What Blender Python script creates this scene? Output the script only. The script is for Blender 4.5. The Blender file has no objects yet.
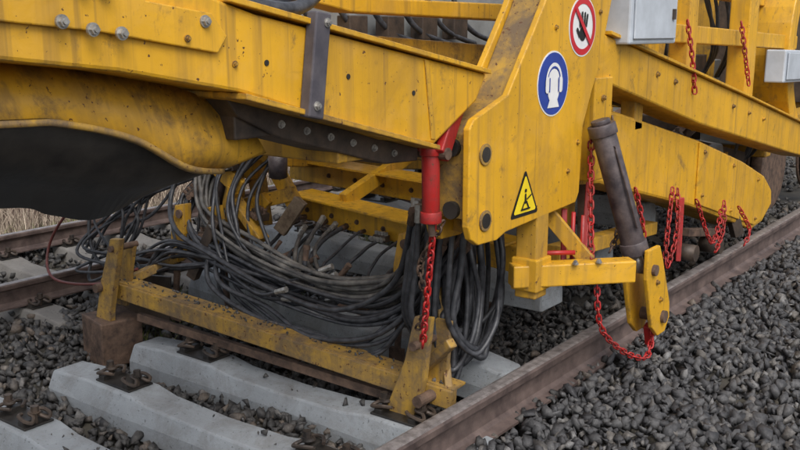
import bpy, bmesh, math, random
import numpy as np
from mathutils import Vector, Matrix, noise
random.seed(7); rng=np.random.default_rng(7)
C=bpy.context; D=bpy.data
sc=C.scene
sc.view_settings.view_transform='Standard'; sc.view_settings.look='None'; sc.view_settings.exposure=0

# ---------------------------------------------------------------- materials
def newmat(name):
    m=D.materials.new(name); m.use_nodes=True
    nt=m.node_tree; b=nt.nodes['Principled BSDF']
    return m,nt,b
def N(nt,t,**kw):
    n=nt.nodes.new(t)
    for k,v in kw.items():
        if k in n.inputs: n.inputs[k].default_value=v
        else: setattr(n,k,v)
    return n
def mixc(nt,fac,a,b):
    n=nt.nodes.new('ShaderNodeMix'); n.data_type='RGBA'
    for i,v in ((0,fac),(6,a),(7,b)):
        if isinstance(v,bpy.types.NodeSocket): nt.links.new(v,n.inputs[i])
        else: n.inputs[i].default_value=v if i==0 else (*v,1)
    return n.outputs[2]
def ramp(nt,src,a,b,hi=1.0):
    n=nt.nodes.new('ShaderNodeMapRange'); nt.links.new(src,n.inputs[0])
    n.inputs[1].default_value=a; n.inputs[2].default_value=b; n.inputs[4].default_value=hi
    return n.outputs[0]
def math_(nt,op,a,b):
    n=nt.nodes.new('ShaderNodeMath'); n.operation=op
    for i,v in enumerate((a,b)):
        if isinstance(v,bpy.types.NodeSocket): nt.links.new(v,n.inputs[i])
        else: n.inputs[i].default_value=v
    return n.outputs[0]
def coords(nt,scale=(1,1,1)):
    g=nt.nodes.new('ShaderNodeNewGeometry')
    mp=nt.nodes.new('ShaderNodeMapping'); mp.inputs['Scale'].default_value=scale
    nt.links.new(g.outputs['Position'],mp.inputs[0]); return mp.outputs[0]
def noi(nt,co,scale,detail=5,rough=.6,dist=0):
    n=N(nt,'ShaderNodeTexNoise',Scale=scale,Detail=detail,Roughness=rough,Distortion=dist)
    nt.links.new(co,n.inputs['Vector']); return n.outputs[0]
def bump(nt,b,src,strength,dist=.01):
    n=N(nt,'ShaderNodeBump',Strength=strength,Distance=dist)
    nt.links.new(src,n.inputs['Height']); nt.links.new(n.outputs[0],b.inputs['Normal'])
def edge_mask(nt,rad=.010):
    bv=nt.nodes.new('ShaderNodeBevel'); bv.samples=4; bv.inputs['Radius'].default_value=rad
    g=nt.nodes.new('ShaderNodeNewGeometry')
    d=nt.nodes.new('ShaderNodeVectorMath'); d.operation='DOT_PRODUCT'
    nt.links.new(bv.outputs[0],d.inputs[0]); nt.links.new(g.outputs['Normal'],d.inputs[1])
    return ramp(nt,math_(nt,'SUBTRACT',1.0,d.outputs['Value']),.01,.14)

def paint(name,col,dirt=.5,rough=.42,dirtcol=(.095,.062,.036),rust=(.10,.042,.018),edge=True):
    m,nt,b=newmat(name); L=nt.links
    co=coords(nt); cs=coords(nt,(8,8,.45)); cs2=coords(nt,(24,24,.9)); ch_=coords(nt,(3,3,14))
    big=ramp(nt,noi(nt,co,1.7,5,.6),.32,.72)
    c=mixc(nt,big,tuple(x*.76 for x in col),tuple(min(1,x*1.07) for x in col))
    sc_=ramp(nt,noi(nt,co,5,8,.7,.6),.50,.78,.6)
    c=mixc(nt,sc_,c,tuple(min(1,x*.84+y) for x,y in zip(col,(.03,.04,.06))))
    of=ramp(nt,noi(nt,co,2.6,7,.66,1.2),.55-.1*dirt,.84-.1*dirt,.8)
    c=mixc(nt,of,c,tuple(x*.48+y*.52 for x,y in zip(col,dirtcol)))
    st=ramp(nt,noi(nt,cs,1.5,6,.62),.57-.17*dirt,.86-.18*dirt,.9)
    c=mixc(nt,st,c,tuple(x*.42+y*.58 for x,y in zip(col,dirtcol)))
    s2=ramp(nt,noi(nt,cs2,1.0,3,.5),.63-.08*dirt,.73-.08*dirt,.7)
    c=mixc(nt,s2,c,tuple(x*.35+y*.65 for x,y in zip(col,dirtcol)))
    # horizontal rub marks
    rb=ramp(nt,noi(nt,ch_,2.2,5,.6,.5),.66-.06*dirt,.76-.06*dirt,.5)
    c=mixc(nt,rb,c,tuple(x*.55+y for x,y in zip(col,(.02,.02,.02))))
    d1=ramp(nt,noi(nt,co,4.5,10,.78,.4),.66-.18*dirt,.80-.15*dirt,.9)
    c=mixc(nt,d1,c,dirtcol)
    ch=ramp(nt,noi(nt,co,42,5,.6),.69-.05*dirt,.71-.05*dirt)
    c=mixc(nt,ch,c,rust)
    if edge:
        em=math_(nt,'MULTIPLY',edge_mask(nt),ramp(nt,noi(nt,co,26,5,.65),.54-.14*dirt,.64-.14*dirt,.9))
        c=mixc(nt,em,c,(.07,.045,.03))
    L.new(c,b.inputs['Base Color'])
    r=nt.nodes.new('ShaderNodeMath'); r.operation='MULTIPLY_ADD'; r.inputs[1].default_value=.35; r.inputs[2].default_value=rough
    L.new(math_(nt,'MAXIMUM',d1,st),r.inputs[0]); L.new(r.outputs[0],b.inputs['Roughness'])
    bump(nt,b,noi(nt,co,30,6,.6),.3,.004)
    return m
def simple(name,col,rough=.6,metal=0,var=.35,scale=12,b_s=.3,col2=None,bd=.005):
    m,nt,b=newmat(name); co=coords(nt)
    f=ramp(nt,noi(nt,co,scale,7,.65),.33,.7)
    c=mixc(nt,f,tuple(x*(1-var) for x in col),col2 or tuple(min(1,x*(1+var)) for x in col))
    nt.links.new(c,b.inputs['Base Color']); b.inputs['Roughness'].default_value=rough; b.inputs['Metallic'].default_value=metal
    if b_s: bump(nt,b,noi(nt,co,scale*5,5),b_s,bd)
    return m
def concrete(name,col,var,dirt):
    m,nt,b=newmat(name); co=coords(nt)
    c=mixc(nt,ramp(nt,noi(nt,co,3,7,.65),.3,.7),tuple(x*(1-var) for x in col),tuple(x*(1+var) for x in col))
    c=mixc(nt,ramp(nt,noi(nt,co,4,10,.78,.5),.50-dirt*.1,.76-dirt*.1,.75),c,(.14,.13,.12))
    c=mixc(nt,ramp(nt,noi(nt,co,60,3,.5),.64,.70,.8),c,tuple(x*.42 for x in col))
    em=math_(nt,'MULTIPLY',edge_mask(nt,.012),ramp(nt,noi(nt,co,18,5,.6),.45,.6,.6))
    c=mixc(nt,em,c,tuple(x*.6 for x in col))
    nt.links.new(c,b.inputs['Base Color']); b.inputs['Roughness'].default_value=.88
    bump(nt,b,noi(nt,co,45,8,.72),.6,.006); return m
YEL=(.70,.375,.018)
m_y=paint('yellow_paint',YEL,.5)
m_yc=paint('yellow_paint_worn',(.68,.37,.022),.55)
m_yd=paint('yellow_paint_dirty',(.63,.345,.026),.9)
m_ym=paint('yellow_paint_muddy',(.57,.33,.035),1.35,dirtcol=(.12,.085,.055))
m_red=paint('red_paint',(.42,.016,.014),.75,dirtcol=(.06,.025,.02),edge=False)
m_dk=simple('dark_steel',(.045,.038,.035),.55,.2,.5,9,.4,(.10,.07,.05))
m_blk=simple('black_rubber_sheet',(.014,.013,.013),.5,0,.4,5,.35,(.040,.035,.030))
m_rust=simple('rusty_steel',(.075,.046,.034),.75,.0,.5,14,.5,(.16,.10,.068))
m_rail=simple('rail_side',(.080,.056,.052),.6,.1,.35,7,.35,(.165,.12,.105))
m_railtop=simple('rail_running_surface',(.19,.165,.16),.42,.35,.3,25,.15,(.36,.33,.32))
m_conc=concrete('concrete',(.275,.297,.315),.15,.5)
m_conc2=concrete('old_concrete',(.20,.19,.175),.2,1.0)
m_hose=simple('hose_rubber',(.026,.028,.036),.42,0,.5,22,.2,(.070,.073,.082))
m_hose2=simple('dusty_hose_rubber',(.055,.055,.060),.55,0,.5,11,.2,(.18,.17,.155))
m_steel=simple('zinc_steel',(.36,.35,.33),.4,.6,.4,30,.1)
m_cyl=simple('cylinder_dark_paint',(.055,.045,.055),.45,.1,.4,14,.25,(.13,.105,.105))
m_purp=simple('grey_bracket_paint',(.07,.065,.085),.5,.1,.3,10,.2,(.11,.10,.11))
m_box=simple('white_box_paint',(.46,.50,.55),.4,0,.15,5,.05)
m_grey=simple('grey_tank_paint',(.22,.23,.23),.5,0,.3,4,.1)
m_white=simple('sign_white',(.72,.72,.72),.35,0,.1,8,0)
m_sred=simple('sign_red',(.50,.02,.03),.35,0,.15,8,0)
m_sblue=simple('sign_blue',(.025,.055,.30),.35,0,.15,8,0)
m_syel=simple('sign_yellow',(.80,.60,.02),.35,0,.08,8,0)
m_black=simple('sign_black',(.012,.012,.012),.4,0,.1,8,0)
m_wood=simple('weathered_wood',(.17,.12,.08),.85,0,.35,16,.4,(.30,.23,.16))
m_ground=simple('ground_soil',(.05,.045,.04),.95,0,.4,1.5,.6,(.10,.09,.07),.03)

def stone_mat(name,dark,light,tint):
    m,nt,b=newmat(name); L=nt.links
    g=nt.nodes.new('ShaderNodeNewGeometry'); co=coords(nt)
    cr=nt.nodes.new('ShaderNodeValToRGB'); L.new(g.outputs['Random Per Island'],cr.inputs[0])
    e=cr.color_ramp.elements; e[0].color=(*dark,1); e[1].color=(*light,1)
    x=cr.color_ramp.elements.new(.80); x.color=(*[d*.65+l*.35 for d,l in zip(dark,light)],1)
    x=cr.color_ramp.elements.new(.93); x.color=(*tint,1)
    f=ramp(nt,noi(nt,co,60,5,.7),.35,.7)
    n=nt.nodes.new('ShaderNodeMix'); n.data_type='RGBA'; n.blend_type='MULTIPLY'; n.inputs[0].default_value=1
    L.new(cr.outputs[0],n.inputs[6]); L.new(mixc(nt,f,(.55,.55,.55),(1.35,1.33,1.3)),n.inputs[7])
    L.new(n.outputs[2],b.inputs['Base Color']); b.inputs['Roughness'].default_value=.6
    bump(nt,b,noi(nt,co,90,5,.7),.6,.007)
    return m
m_stone=stone_mat('crushed_basalt',(.036,.036,.040),(.185,.185,.187),(.13,.12,.11))
m_stone_l=stone_mat('crushed_stone_grey',(.040,.039,.039),(.16,.155,.15),(.13,.105,.085))

def plant_mat(name,a,bc):
    m,nt,b=newmat(name); g=nt.nodes.new('ShaderNodeNewGeometry')
    nt.links.new(mixc(nt,g.outputs['Random Per Island'],a,bc),b.inputs['Base Color']); b.inputs['Roughness'].default_value=.8
    return m
m_dry=plant_mat('dry_grass_blades',(.18,.13,.095),(.55,.46,.36))
m_twig=plant_mat('twigs',(.13,.085,.075),(.32,.23,.19))
m_green=plant_mat('green_blades',(.06,.09,.02),(.16,.17,.05))
m_leaf=plant_mat('leaves',(.045,.06,.022),(.12,.12,.05))

# ---------------------------------------------------------------- helpers
def empty(name,loc=(0,0,0)):
    e=D.objects.new(name,None); e.location=loc; sc.collection.objects.link(e); e.empty_display_size=.1; return e
def obj(name,verts,faces,mat,parent=None,bevel=0,smooth=False):
    me=D.meshes.new(name); me.from_pydata([tuple(v) for v in verts],[],faces); me.update()
    bm=bmesh.new(); bm.from_mesh(me); bmesh.ops.recalc_face_normals(bm,faces=bm.faces); bm.to_mesh(me); bm.free()
    if mat: me.materials.append(mat)
    o=D.objects.new(name,me); sc.collection.objects.link(o)
    if parent: o.parent=parent
    if smooth:
        for p in me.polygons: p.use_smooth=True
    if bevel:
        md=o.modifiers.new('b','BEVEL'); md.width=bevel; md.segments=2; md.limit_method='ANGLE'; md.angle_limit=math.radians(35)
    return o
def prism_x(name,pts,x0,x1,mat,parent=None,bevel=.006):
    """polygon given in (y,z), extruded along x"""
    n=len(pts); v=[(x0,y,z) for y,z in pts]+[(x1,y,z) for y,z in pts]
    f=[list(range(n)),list(range(2*n-1,n-1,-1))]+[[i,(i+1)%n,n+(i+1)%n,n+i] for i in range(n)]
    return obj(name,v,f,mat,parent,bevel)
def prism_y(name,pts,y0,y1,mat,parent,bevel=.005):
    n=len(pts); v=[(x,y0,z) for x,z in pts]+[(x,y1,z) for x,z in pts]
    f=[list(range(n)),list(range(2*n-1,n-1,-1))]+[[i,(i+1)%n,n+(i+1)%n,n+i] for i in range(n)]
    return obj(name,v,f,mat,parent,bevel)
def frame(d,up=Vector((0,0,1))):
    d=d.normalized(); s=d.cross(up)
    if s.length<1e-4: s=d.cross(Vector((0,1,0)))
    s.normalize(); u=s.cross(d).normalized(); return d,s,u
def beam(name,a,b,w,h,mat,parent=None,bevel=.006,up=(0,0,1)):
    a=Vector(a);b=Vector(b); d,s,u=frame(b-a,Vector(up)); v=[]
    for p in (a,b):
        for i,j in ((-1,-1),(1,-1),(1,1),(-1,1)): v.append(p+s*w/2*i+u*h/2*j)
    return obj(name,v,[(0,1,2,3),(7,6,5,4),(0,4,5,1),(1,5,6,2),(2,6,7,3),(3,7,4,0)],mat,parent,bevel)
def ibeam(name,a,b,w,h,t,mat,parent=None):
    a=Vector(a);b=Vector(b); d,s,u=frame(b-a)
    pr=[(-w/2,-h/2),(w/2,-h/2),(w/2,-h/2+t),(t/2,-h/2+t),(t/2,h/2-t),(w/2,h/2-t),(w/2,h/2),(-w/2,h/2),(-w/2,h/2-t),(-t/2,h/2-t),(-t/2,-h/2+t),(-w/2,-h/2+t)]
    n=len(pr); v=[a+s*i+u*j for i,j in pr]+[b+s*i+u*j for i,j in pr]
    f=[list(range(n)),list(range(2*n-1,n-1,-1))]+[[i,(i+1)%n,n+(i+1)%n,n+i] for i in range(n)]
    return obj(name,v,f,mat,parent,.003)
class MB:
    def __init__(s): s.v=[]; s.f=[]
    def add(s,v,f):
        o=len(s.v); s.v+=[tuple(x) for x in v]; s.f+=[[i+o for i in q] for q in f]
    def cyl(s,a,b,r0,r1=None,n=16):
        a=Vector(a);b=Vector(b); r1=r0 if r1 is None else r1; d,t,u=frame(b-a)
        v=[a+(t*math.cos(2*math.pi*i/n)+u*math.sin(2*math.pi*i/n))*r0 for i in range(n)]+[b+(t*math.cos(2*math.pi*i/n)+u*math.sin(2*math.pi*i/n))*r1 for i in range(n)]
        s.add(v,[list(range(n)),list(range(2*n-1,n-1,-1))]+[[i,(i+1)%n,n+(i+1)%n,n+i] for i in range(n)])
    def box(s,c,sz):
        c=Vector(c); v=[c+Vector((sz[0]/2*i,sz[1]/2*j,sz[2]/2*k)) for k in (-1,1) for i,j in ((-1,-1),(1,-1),(1,1),(-1,1))]
        s.add(v,[(0,1,2,3),(7,6,5,4),(0,4,5,1),(1,5,6,2),(2,6,7,3),(3,7,4,0)])
    def tube(s,pts,r,n=8):
        pts=[Vector(p) for p in pts]; rings=[]; prev=None
        for i,p in enumerate(pts):
            d=(pts[min(i+1,len(pts)-1)]-pts[max(i-1,0)])
            if d.length<1e-6: d=Vector((0,0,1))
            d.normalize()
            if prev is None: _,t,u=frame(d)
            else:
                t=prev-d*prev.dot(d); t.normalize(); u=d.cross(t)
            prev=t
            rings.append([p+(t*math.cos(2*math.pi*k/n)+u*math.sin(2*math.pi*k/n))*r for k in range(n)])
        v=[q for R in rings for q in R]; f=[]
        for i in range(len(pts)-1):
            for k in range(n): f.append([i*n+k,i*n+(k+1)%n,(i+1)*n+(k+1)%n,(i+1)*n+k])
        f.append(list(range(n))); f.append([len(v)-1-k for k in range(n)])
        s.add(v,f)
    def out(s,name,mat,parent=None,bevel=0,smooth=False):
        o=obj(name,s.v,s.f,mat,parent,bevel,False)
        if smooth:
            for p in o.data.polygons: p.use_smooth=len(p.vertices)==4
        return o
def catmull(P,k=8):
    P=[Vector(p) for p in P]; Q=[P[0]]+P+[P[-1]]; out=[]
    for i in range(1,len(Q)-2):
        for j in range(k):
            t=j/k; a,b,c,d=Q[i-1],Q[i],Q[i+1],Q[i+2]
            out.append(.5*((2*b)+(c-a)*t+(2*a-5*b+4*c-d)*t*t+(3*b-a-3*c+d)*t**3))
    out.append(P[-1]); return out
def bolts(name,lst,r,mat,parent):
    """lst of (point,normal)"""
    mb=MB()
    for p,nrm in lst:
        p=Vector(p); nrm=Vector(nrm).normalized()
        mb.cyl(p-nrm*.004,p+nrm*.004,r*1.35,n=16); mb.cyl(p+nrm*.004,p+nrm*(.004+r*.8),r,n=6); mb.cyl(p+nrm*r*.8,p+nrm*r*1.5,r*.55,n=10)
    return mb.out(name,mat,parent)
def chain(name,pts,mat,L=.055,w=.009,parent=None):
    path=catmull(pts,10); mb=MB(); step=L*.72; k=0
    cum=[0]
    for i in range(1,len(path)): cum.append(cum[-1]+(path[i]-path[i-1]).length)
    s=0
    while s<cum[-1]:
        i=max(j for j in range(len(cum)) if cum[j]<=s); i=min(i,len(path)-2)
        t=(s-cum[i])/max(1e-6,cum[i+1]-cum[i]); p=path[i].lerp(path[i+1],t); d=(path[i+1]-path[i])
        d,a,u=frame(d,Vector((.3,.2,1))); 
        ang=(k%2)*math.pi/2+.3+random.uniform(-.25,.25); side=a*math.cos(ang)+u*math.sin(ang)
        R=L*.27; h=L/2-R; loop=[]
        for q in range(6): th=-math.pi/2+math.pi*q/5; loop.append(p+d*(h+R*math.cos(th))+side*R*math.sin(th))
        for q in range(6): th=math.pi/2+math.pi*q/5; loop.append(p+d*(-h+R*math.cos(th))+side*R*math.sin(th))
        loop.append(loop[0]); mb.tube(loop,w/2*1.2,6)
        s+=step; k+=1
    return mb.out(name,mat,parent,smooth=True)

# ---------------------------------------------------------------- ground / ballast
def bh(x,y):
    """ballast surface height"""
    pts=[(-40,-.55),(-10.4,-.55),(-8.9,-.42),(-8.2,-.08),(-5.2,-.08),(-4.9,-.16),(-4.6,-.17),(-2.35,-.17),(-2.12,-.02),(-.9,-.06),(.6,-.5),(40,-.6)]
    z=np.interp(x,[p[0] for p in pts],[p[1] for p in pts])
    k=np.clip(np.abs(x+2.12)/.4,0,1)
    return z+k*(.03*np.sin(x*3.1+y*1.7)+.025*np.sin(y*4.3-x*1.9))
gx=np.concatenate([[-400,-100,-40,-20],np.arange(-12,4,.25),[6,15,40,150,400]])
gy=np.concatenate([[-200,-50,-15],np.arange(-3,18,.25),np.arange(18,40,2),[60,120,300,700]])
X,Y=np.meshgrid(gx,gy); Z=bh(X,Y)-.05
vs=list(zip(X.ravel(),Y.ravel(),Z.ravel())); nx=len(gx)
fs=[(j*nx+i,j*nx+i+1,(j+1)*nx+i+1,(j+1)*nx+i) for j in range(len(gy)-1) for i in range(nx-1)]
obj('ground',vs,fs,m_ground)

def templates(n=16):
    T=[]
    for k in range(n):
        bm=bmesh.new(); m=8 if k%2 else 10
        pts=rng.normal(size=(m,3)); pts/=np.linalg.norm(pts,axis=1)[:,None]; pts*=rng.uniform(.8,1.2,(m,1)); pts*=np.array([1.35,.95,.70])
        vv=[bm.verts.new(p) for p in pts]
        bmesh.ops.convex_hull(bm,input=vv)
        bmesh.ops.delete(bm,geom=[v for v in bm.verts if not v.link_faces],context='VERTS')
        bmesh.ops.triangulate(bm,faces=bm.faces); bm.verts.index_update(); bm.verts.ensure_lookup_table()
        V=np.array([v.co[:] for v in bm.verts]); F=np.array([[v.index for v in f.verts] for f in bm.faces]); bm.free(); T.append((V,F))
    return T
TT=templates()
def stones(name,P,S,mat):
    n=len(P); idx=rng.integers(0,len(TT),n); VV=[];FF=[];off=0
    for k,(V,F) in enumerate(TT):
        sel=np.where(idx==k)[0]; m=len(sel)
        if not m: continue
        q=rng.normal(size=(m,4)); q/=np.linalg.norm(q,axis=1)[:,None]; w,x,y,z=q.T
        R=np.stack([1-2*(y*y+z*z),2*(x*y-z*w),2*(x*z+y*w),2*(x*y+z*w),1-2*(x*x+z*z),2*(y*z-x*w),2*(x*z-y*w),2*(y*z+x*w),1-2*(x*x+y*y)],1).reshape(m,3,3)
        W=np.einsum('mij,vj->mvi',R,V)*S[sel][:,None,None]+P[sel][:,None,:]
        VV.append(W.reshape(-1,3)); FF.append((F[None]+(np.arange(m)*len(V))[:,None,None]+off).reshape(-1,3)); off+=m*len(V)
    V=np.concatenate(VV);F=np.concatenate(FF)
    me=D.meshes.new(name); me.vertices.add(len(V)); me.vertices.foreach_set('co',V.astype(np.float32).ravel())
    me.loops.add(F.size); me.loops.foreach_set('vertex_index',F.astype(np.int32).ravel())
    me.polygons.add(len(F)); me.polygons.foreach_set('loop_start',np.arange(0,F.size,3,dtype=np.int32))
    me.update(calc_edges=True); me.validate(); me.materials.append(mat)
    o=D.objects.new(name,me); sc.collection.objects.link(o); return o
SLEEPY=[1.65,2.25,2.85,3.42]
def region(x0,x1,y0,y1,dens,s0,s1):
    n=int((x1-x0)*(y1-y0)*dens); x=rng.uniform(x0,x1,n); y=rng.uniform(y0,y1,n); s=s0+(s1-s0)*rng.random(n)**1.7
    z=bh(x,y)+rng.uniform(-.035,.02,n)
    keep=np.ones(n,bool)
    for sy in SLEEPY: keep&=~((x>-4.62)&(x<-2.13)&(abs(y-sy)<.155))
    return np.stack([x,y,z],1)[keep],s[keep]
A1=region(-2.10,1.2,1.8,9,860,.020,.052)
A4=region(-2.08,2,9,22,220,.030,.052)
stones('ballast',np.concatenate([A1[0],A4[0]]),np.concatenate([A1[1],A4[1]]),m_stone)
L=[region(-5.6,-2.12,1.2,6,700,.020,.045),region(-9.2,-5.6,1.8,13,300,.026,.046),region(-5.6,-2.12,6,12,180,.028,.048),region(-8.6,-2.2,13,24,60,.03,.06)]
P=[];S=[]
for i in range(60):
    P.append((random.uniform(-4.5,-2.4),random.choice(SLEEPY)+random.uniform(-.08,.08),-.005)); S.append(random.choice([.006,.008,.01,.022]))
stones('ballast',np.concatenate([a[0] for a in L]+[np.array(P)]),np.concatenate([a[1] for a in L]+[np.array(S)]),m_stone_l)

# ---------------------------------------------------------------- rails
RP0=[(-.075,0),(.075,0),(.075,.011),(.03,.022),(.0105,.034),(.0085,.075),(.0095,.118),(.034,.132),(.036,.158),(.031,.168),(.018,.172)]
RP0=RP0+[(-a,b) for a,b in reversed(RP0[2:])]
def rail(name,x,y0,y1,z=0,s=1.0):
    RP=[(a*s,b*s) for a,b in RP0]
    ys=list(np.arange(y0,y1,.5))+[y1]; n=len(RP); v=[];f=[]
    for y in ys:
        for a,b in RP: v.append((x+a,y,z+b))
    for i in range(len(ys)-1):
        for k in range(n): f.append((i*n+k,i*n+(k+1)%n,(i+1)*n+(k+1)%n,(i+1)*n+k))
    f.append(list(range(n))); f.append([len(v)-1-k for k in range(n)])
    o=obj(name,v,f,m_rail)
    o.data.materials.append(m_railtop)
    for p in o.data.polygons:
        if p.normal.z>.6 and p.center.z>z+.15*s: p.material_index=1
    return o
rail('railway_rail',-2.215,-2,60,-.038,1.22)
rail('railway_rail',-5.93,-2,60,.0)
rail('railway_rail',-7.43,-2,60,.0)

# ---------------------------------------------------------------- sleepers
def fastening(par,x,y,z):
    g=MB(); 
    g.box((x,y,z+.006),(.30,.16,.012))
    g.box((x-.105,y,z+.022),(.045,.15,.03)); g.box((x+.105,y,z+.022),(.045,.15,.03))
    g.out('guide_plate',m_blk,par,.004)
    g=MB()
    for s in (-1,1):
        cx=x+s*.115
        loop=[(cx-s*.07,y-.03,z+.045),(cx-s*.035,y-.065,z+.055),(cx+s*.02,y-.07,z+.045),(cx+s*.045,y-.045,z+.035),(cx+s*.02,y-.018,z+.052),(cx-s*.015,y-.02,z+.06),(cx-s*.03,y,z+.062),(cx-s*.015,y+.02,z+.06),(cx+s*.02,y+.018,z+.052),(cx+s*.045,y+.045,z+.035),(cx+s*.02,y+.07,z+.045),(cx-s*.035,y+.065,z+.055),(cx-s*.07,y+.03,z+.045)]
        g.tube(catmull(loop,4),.010,7)
        g.cyl((cx+s*.005,y,z+.01),(cx+s*.005,y,z+.075),.012,n=10); g.cyl((cx+s*.005,y,z+.066),(cx+s*.005,y,z+.072),.026,n=16); g.cyl((cx+s*.005,y,z+.072),(cx+s*.005,y,z+.100),.020,n=6)
    g.out('tension_clamp',m_dk,par)
def sleeper(cx,cy,z0,z1=None,mat=m_conc,fast=True,yaw=0,name='railway_sleeper'):
    e=empty(name,(cx,cy,z0))
    secs=[(-1.30,.17,.27,-.035),(-1.285,.19,.285,-.022),(-1.0,.20,.29,0.0),(-.58,.20,.29,.0),(-.42,.19,.27,-.025),(0,.18,.25,-.035),(.42,.19,.27,-.025),(.58,.20,.29,0),(1.0,.20,.29,0),(1.24,.19,.285,-.022),(1.255,.17,.27,-.035)]
    v=[];f=[]
    for x,tw,bw,t in secs:
        v+=[(x,-bw/2,-.215),(x,bw/2,-.215),(x,bw/2*.97,-.12),(x,tw/2+.008,t-.012),(x,tw/2,t),(x,-tw/2,t),(x,-tw/2-.008,t-.012),(x,-bw/2*.97,-.12)]
    n=8
    for i in range(len(secs)-1):
        for k in range(n): f.append((i*n+k,i*n+(k+1)%n,(i+1)*n+(k+1)%n,(i+1)*n+k))
    f.append(list(range(n))); f.append([len(v)-1-k for k in range(n)])
    obj('concrete_body',v,f,mat,e,.006)
    if fast:
        fastening(e,-.75,0,0); fastening(e,.75,0,0)
    e.rotation_euler=(0,0,yaw)
    if z1 is not None: e.rotation_euler=(0,math.atan2(z0-z1,2.6),yaw); e.location.z=(z0+z1)/2
    return e
CX=-3.34
for y in SLEEPY: sleeper(CX,y,0,yaw=random.uniform(-.008,.008))
for k in range(16): sleeper(-6.68,.3+.62*k,-.02,mat=m_conc2)

# ---------------------------------------------------------------- track machine
mc=empty('track_renewal_machine')
XO=-2.18
Bp=[(.6,2.35),(1.20,2.13),(1.70,2.09),(1.95,1.995),(2.10,1.955),(3.50,1.715),(3.42,1.60),(3.10,1.44),(2.85,1.475),(2.02,1.71),(1.57,1.79),(1.22,1.83),(.6,1.87)]
prism_x('side_frame_beam',Bp,XO-.30,XO,m_y,mc,.012)
prism_x('doubler_plate',[(.6,2.3),(1.62,2.07),(1.66,1.985),(1.90,1.955),(1.96,1.885),(1.92,1.835),(1.5,1.90),(.6,1.98)],XO,XO+.018,m_y,mc,.004)
prism_x('upper_plate',[(.6,2.45),(1.50,2.19),(1.54,2.0),(.6,2.1)],XO+.018,XO+.034,m_y,mc,.004)
prism_x('beam_bottom_flange',[(2.02,1.708),(3.10,1.438),(3.10,1.418),(2.02,1.688)],XO-.33,XO+.03,m_yd,mc,.003)
prism_x('beam_top_flange',[(1.97,2.01),(3.5,1.735),(3.5,1.715),(1.97,1.99)],XO-.32,XO+.025,m_y,mc,.003)
prism_x('end_stiffener',[(3.02,1.79),(3.05,1.785),(3.10,1.46),(3.07,1.465)],XO,XO+.006,m_yd,mc,.002)
prism_x('cable_clamp',[(2.335,1.97),(2.41,1.96),(2.36,1.60),(2.285,1.615)],XO+.002,XO+.05,m_purp,mc,.006)
bolts('clamp_bolts',[((XO+.05,2.385,1.93),(1,0,0)),((XO+.05,2.325,1.65),(1,0,0))],.012,m_steel,mc)
bolts('frame_bolts',[((XO+.036,y,z),(1,0,0)) for y,z in ((1.445,2.02),(1.47,1.905),(1.515,2.01),(1.56,1.895),(1.38,1.925))]+[((XO+.02,1.87,1.93),(1,0,0))],.014,m_steel,mc)
bolts('doubler_bolt',[((XO+.02,1.8,1.88),(1,0,0)),((XO+.001,2.0,1.80),(1,0,0))],.008,m_yd,mc)
g=MB()
for y,z in ((2.14,1.80),(2.55,1.74),(2.95,1.66)): g.cyl((XO,y,z),(XO+.003,y,z),.010,n=16)
g.out('drain_holes',m_blk,mc)
prism_x('under_plate',[(2.05,1.685),(3.12,1.415),(3.12,1.36),(2.9,1.37),(2.3,1.53),(2.1,1.62)],XO-.30,XO-.10,m_dk,mc,.006)
bolts('under_bolts',[((XO-.10,2.3+.13*i,1.580-.034*i),(1,0,0)) for i in range(6)],.011,m_steel,mc)
beam('cross_beam',(-2.3,2.75,1.5),(-4.6,2.75,1.5),.25,.2,m_yd,mc)
beam('cross_beam',(-2.3,2.2,1.62),(-4.6,2.2,1.62),.2,.16,m_dk,mc)
beam('cross_beam',(-2.35,3.7,1.62),(-4.6,3.7,1.62),.22,.22,m_y,mc)
prism_x('inner_beam',[(2.5,2.20),(3.25,2.06),(4.97,2.06),(4.99,1.96),(3.38,1.99),(2.5,2.12)],-3.0,-2.86,m_y,mc,.008)
prism_x('inner_lower_beam',[(2.8,1.93),(5.2,1.80),(5.2,1.68),(2.8,1.78)],-3.15,-3.0,m_yd,mc,.008)
beam('tank',(-3.9,4.2,1.98),(-3.9,7.2,1.98),.7,.55,m_grey,mc,.03)
beam('far_panel',(-4.75,2.0,2.2),(-4.75,12,2.2),.05,1.2,m_yd,mc,.01)
g=MB()
for i in range(6): g.tube(catmull([(-3.5,3.6+.3*i,2.3),(-3.45,3.65+.3*i,2.05),(-3.42,3.8+.3*i,1.9),(-3.40,4.1+.3*i,1.82)],6),.018)
g.out('valve_hoses',m_hose,mc,smooth=True)
for i in range(4): beam('valve_block',(-3.45,4.0+.35*i,1.92),(-3.45,4.16+.35*i,1.92),.10,.14,m_dk,mc,.006)

# ballast chute (curved hood)
c0=[(-2.40,.6,1.86),(-2.40,1.345,1.82),(-2.40,1.66,1.78),(-2.40,1.96,1.71),(-2.40,2.22,1.59),(-2.40,2.33,1.47)]
c1=[(-2.30,.6,1.69),(-2.30,1.276,1.668),(-2.30,1.45,1.655),(-2.30,1.68,1.59),(-2.31,1.88,1.48),(-2.42,2.12,1.43)]
c2=[(-2.60,.7,1.42),(-2.60,1.417,1.387),(-2.60,1.58,1.34),(-2.60,1.74,1.30),(-2.60,1.92,1.345),(-2.60,2.17,1.42)]
def loft(name,curves,mat,parent,sub=6,th=.012):
    R=[catmull(c,sub) for c in curves]; n=len(R[0]); v=[p for r in R for p in r]
    f=[(i*n+j,i*n+j+1,(i+1)*n+j+1,(i+1)*n+j) for i in range(len(R)-1) for j in range(n-1)]
    o=obj(name,v,f,mat,parent,0,True); md=o.modifiers.new('s','SOLIDIFY'); md.thickness=th; return o
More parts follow.
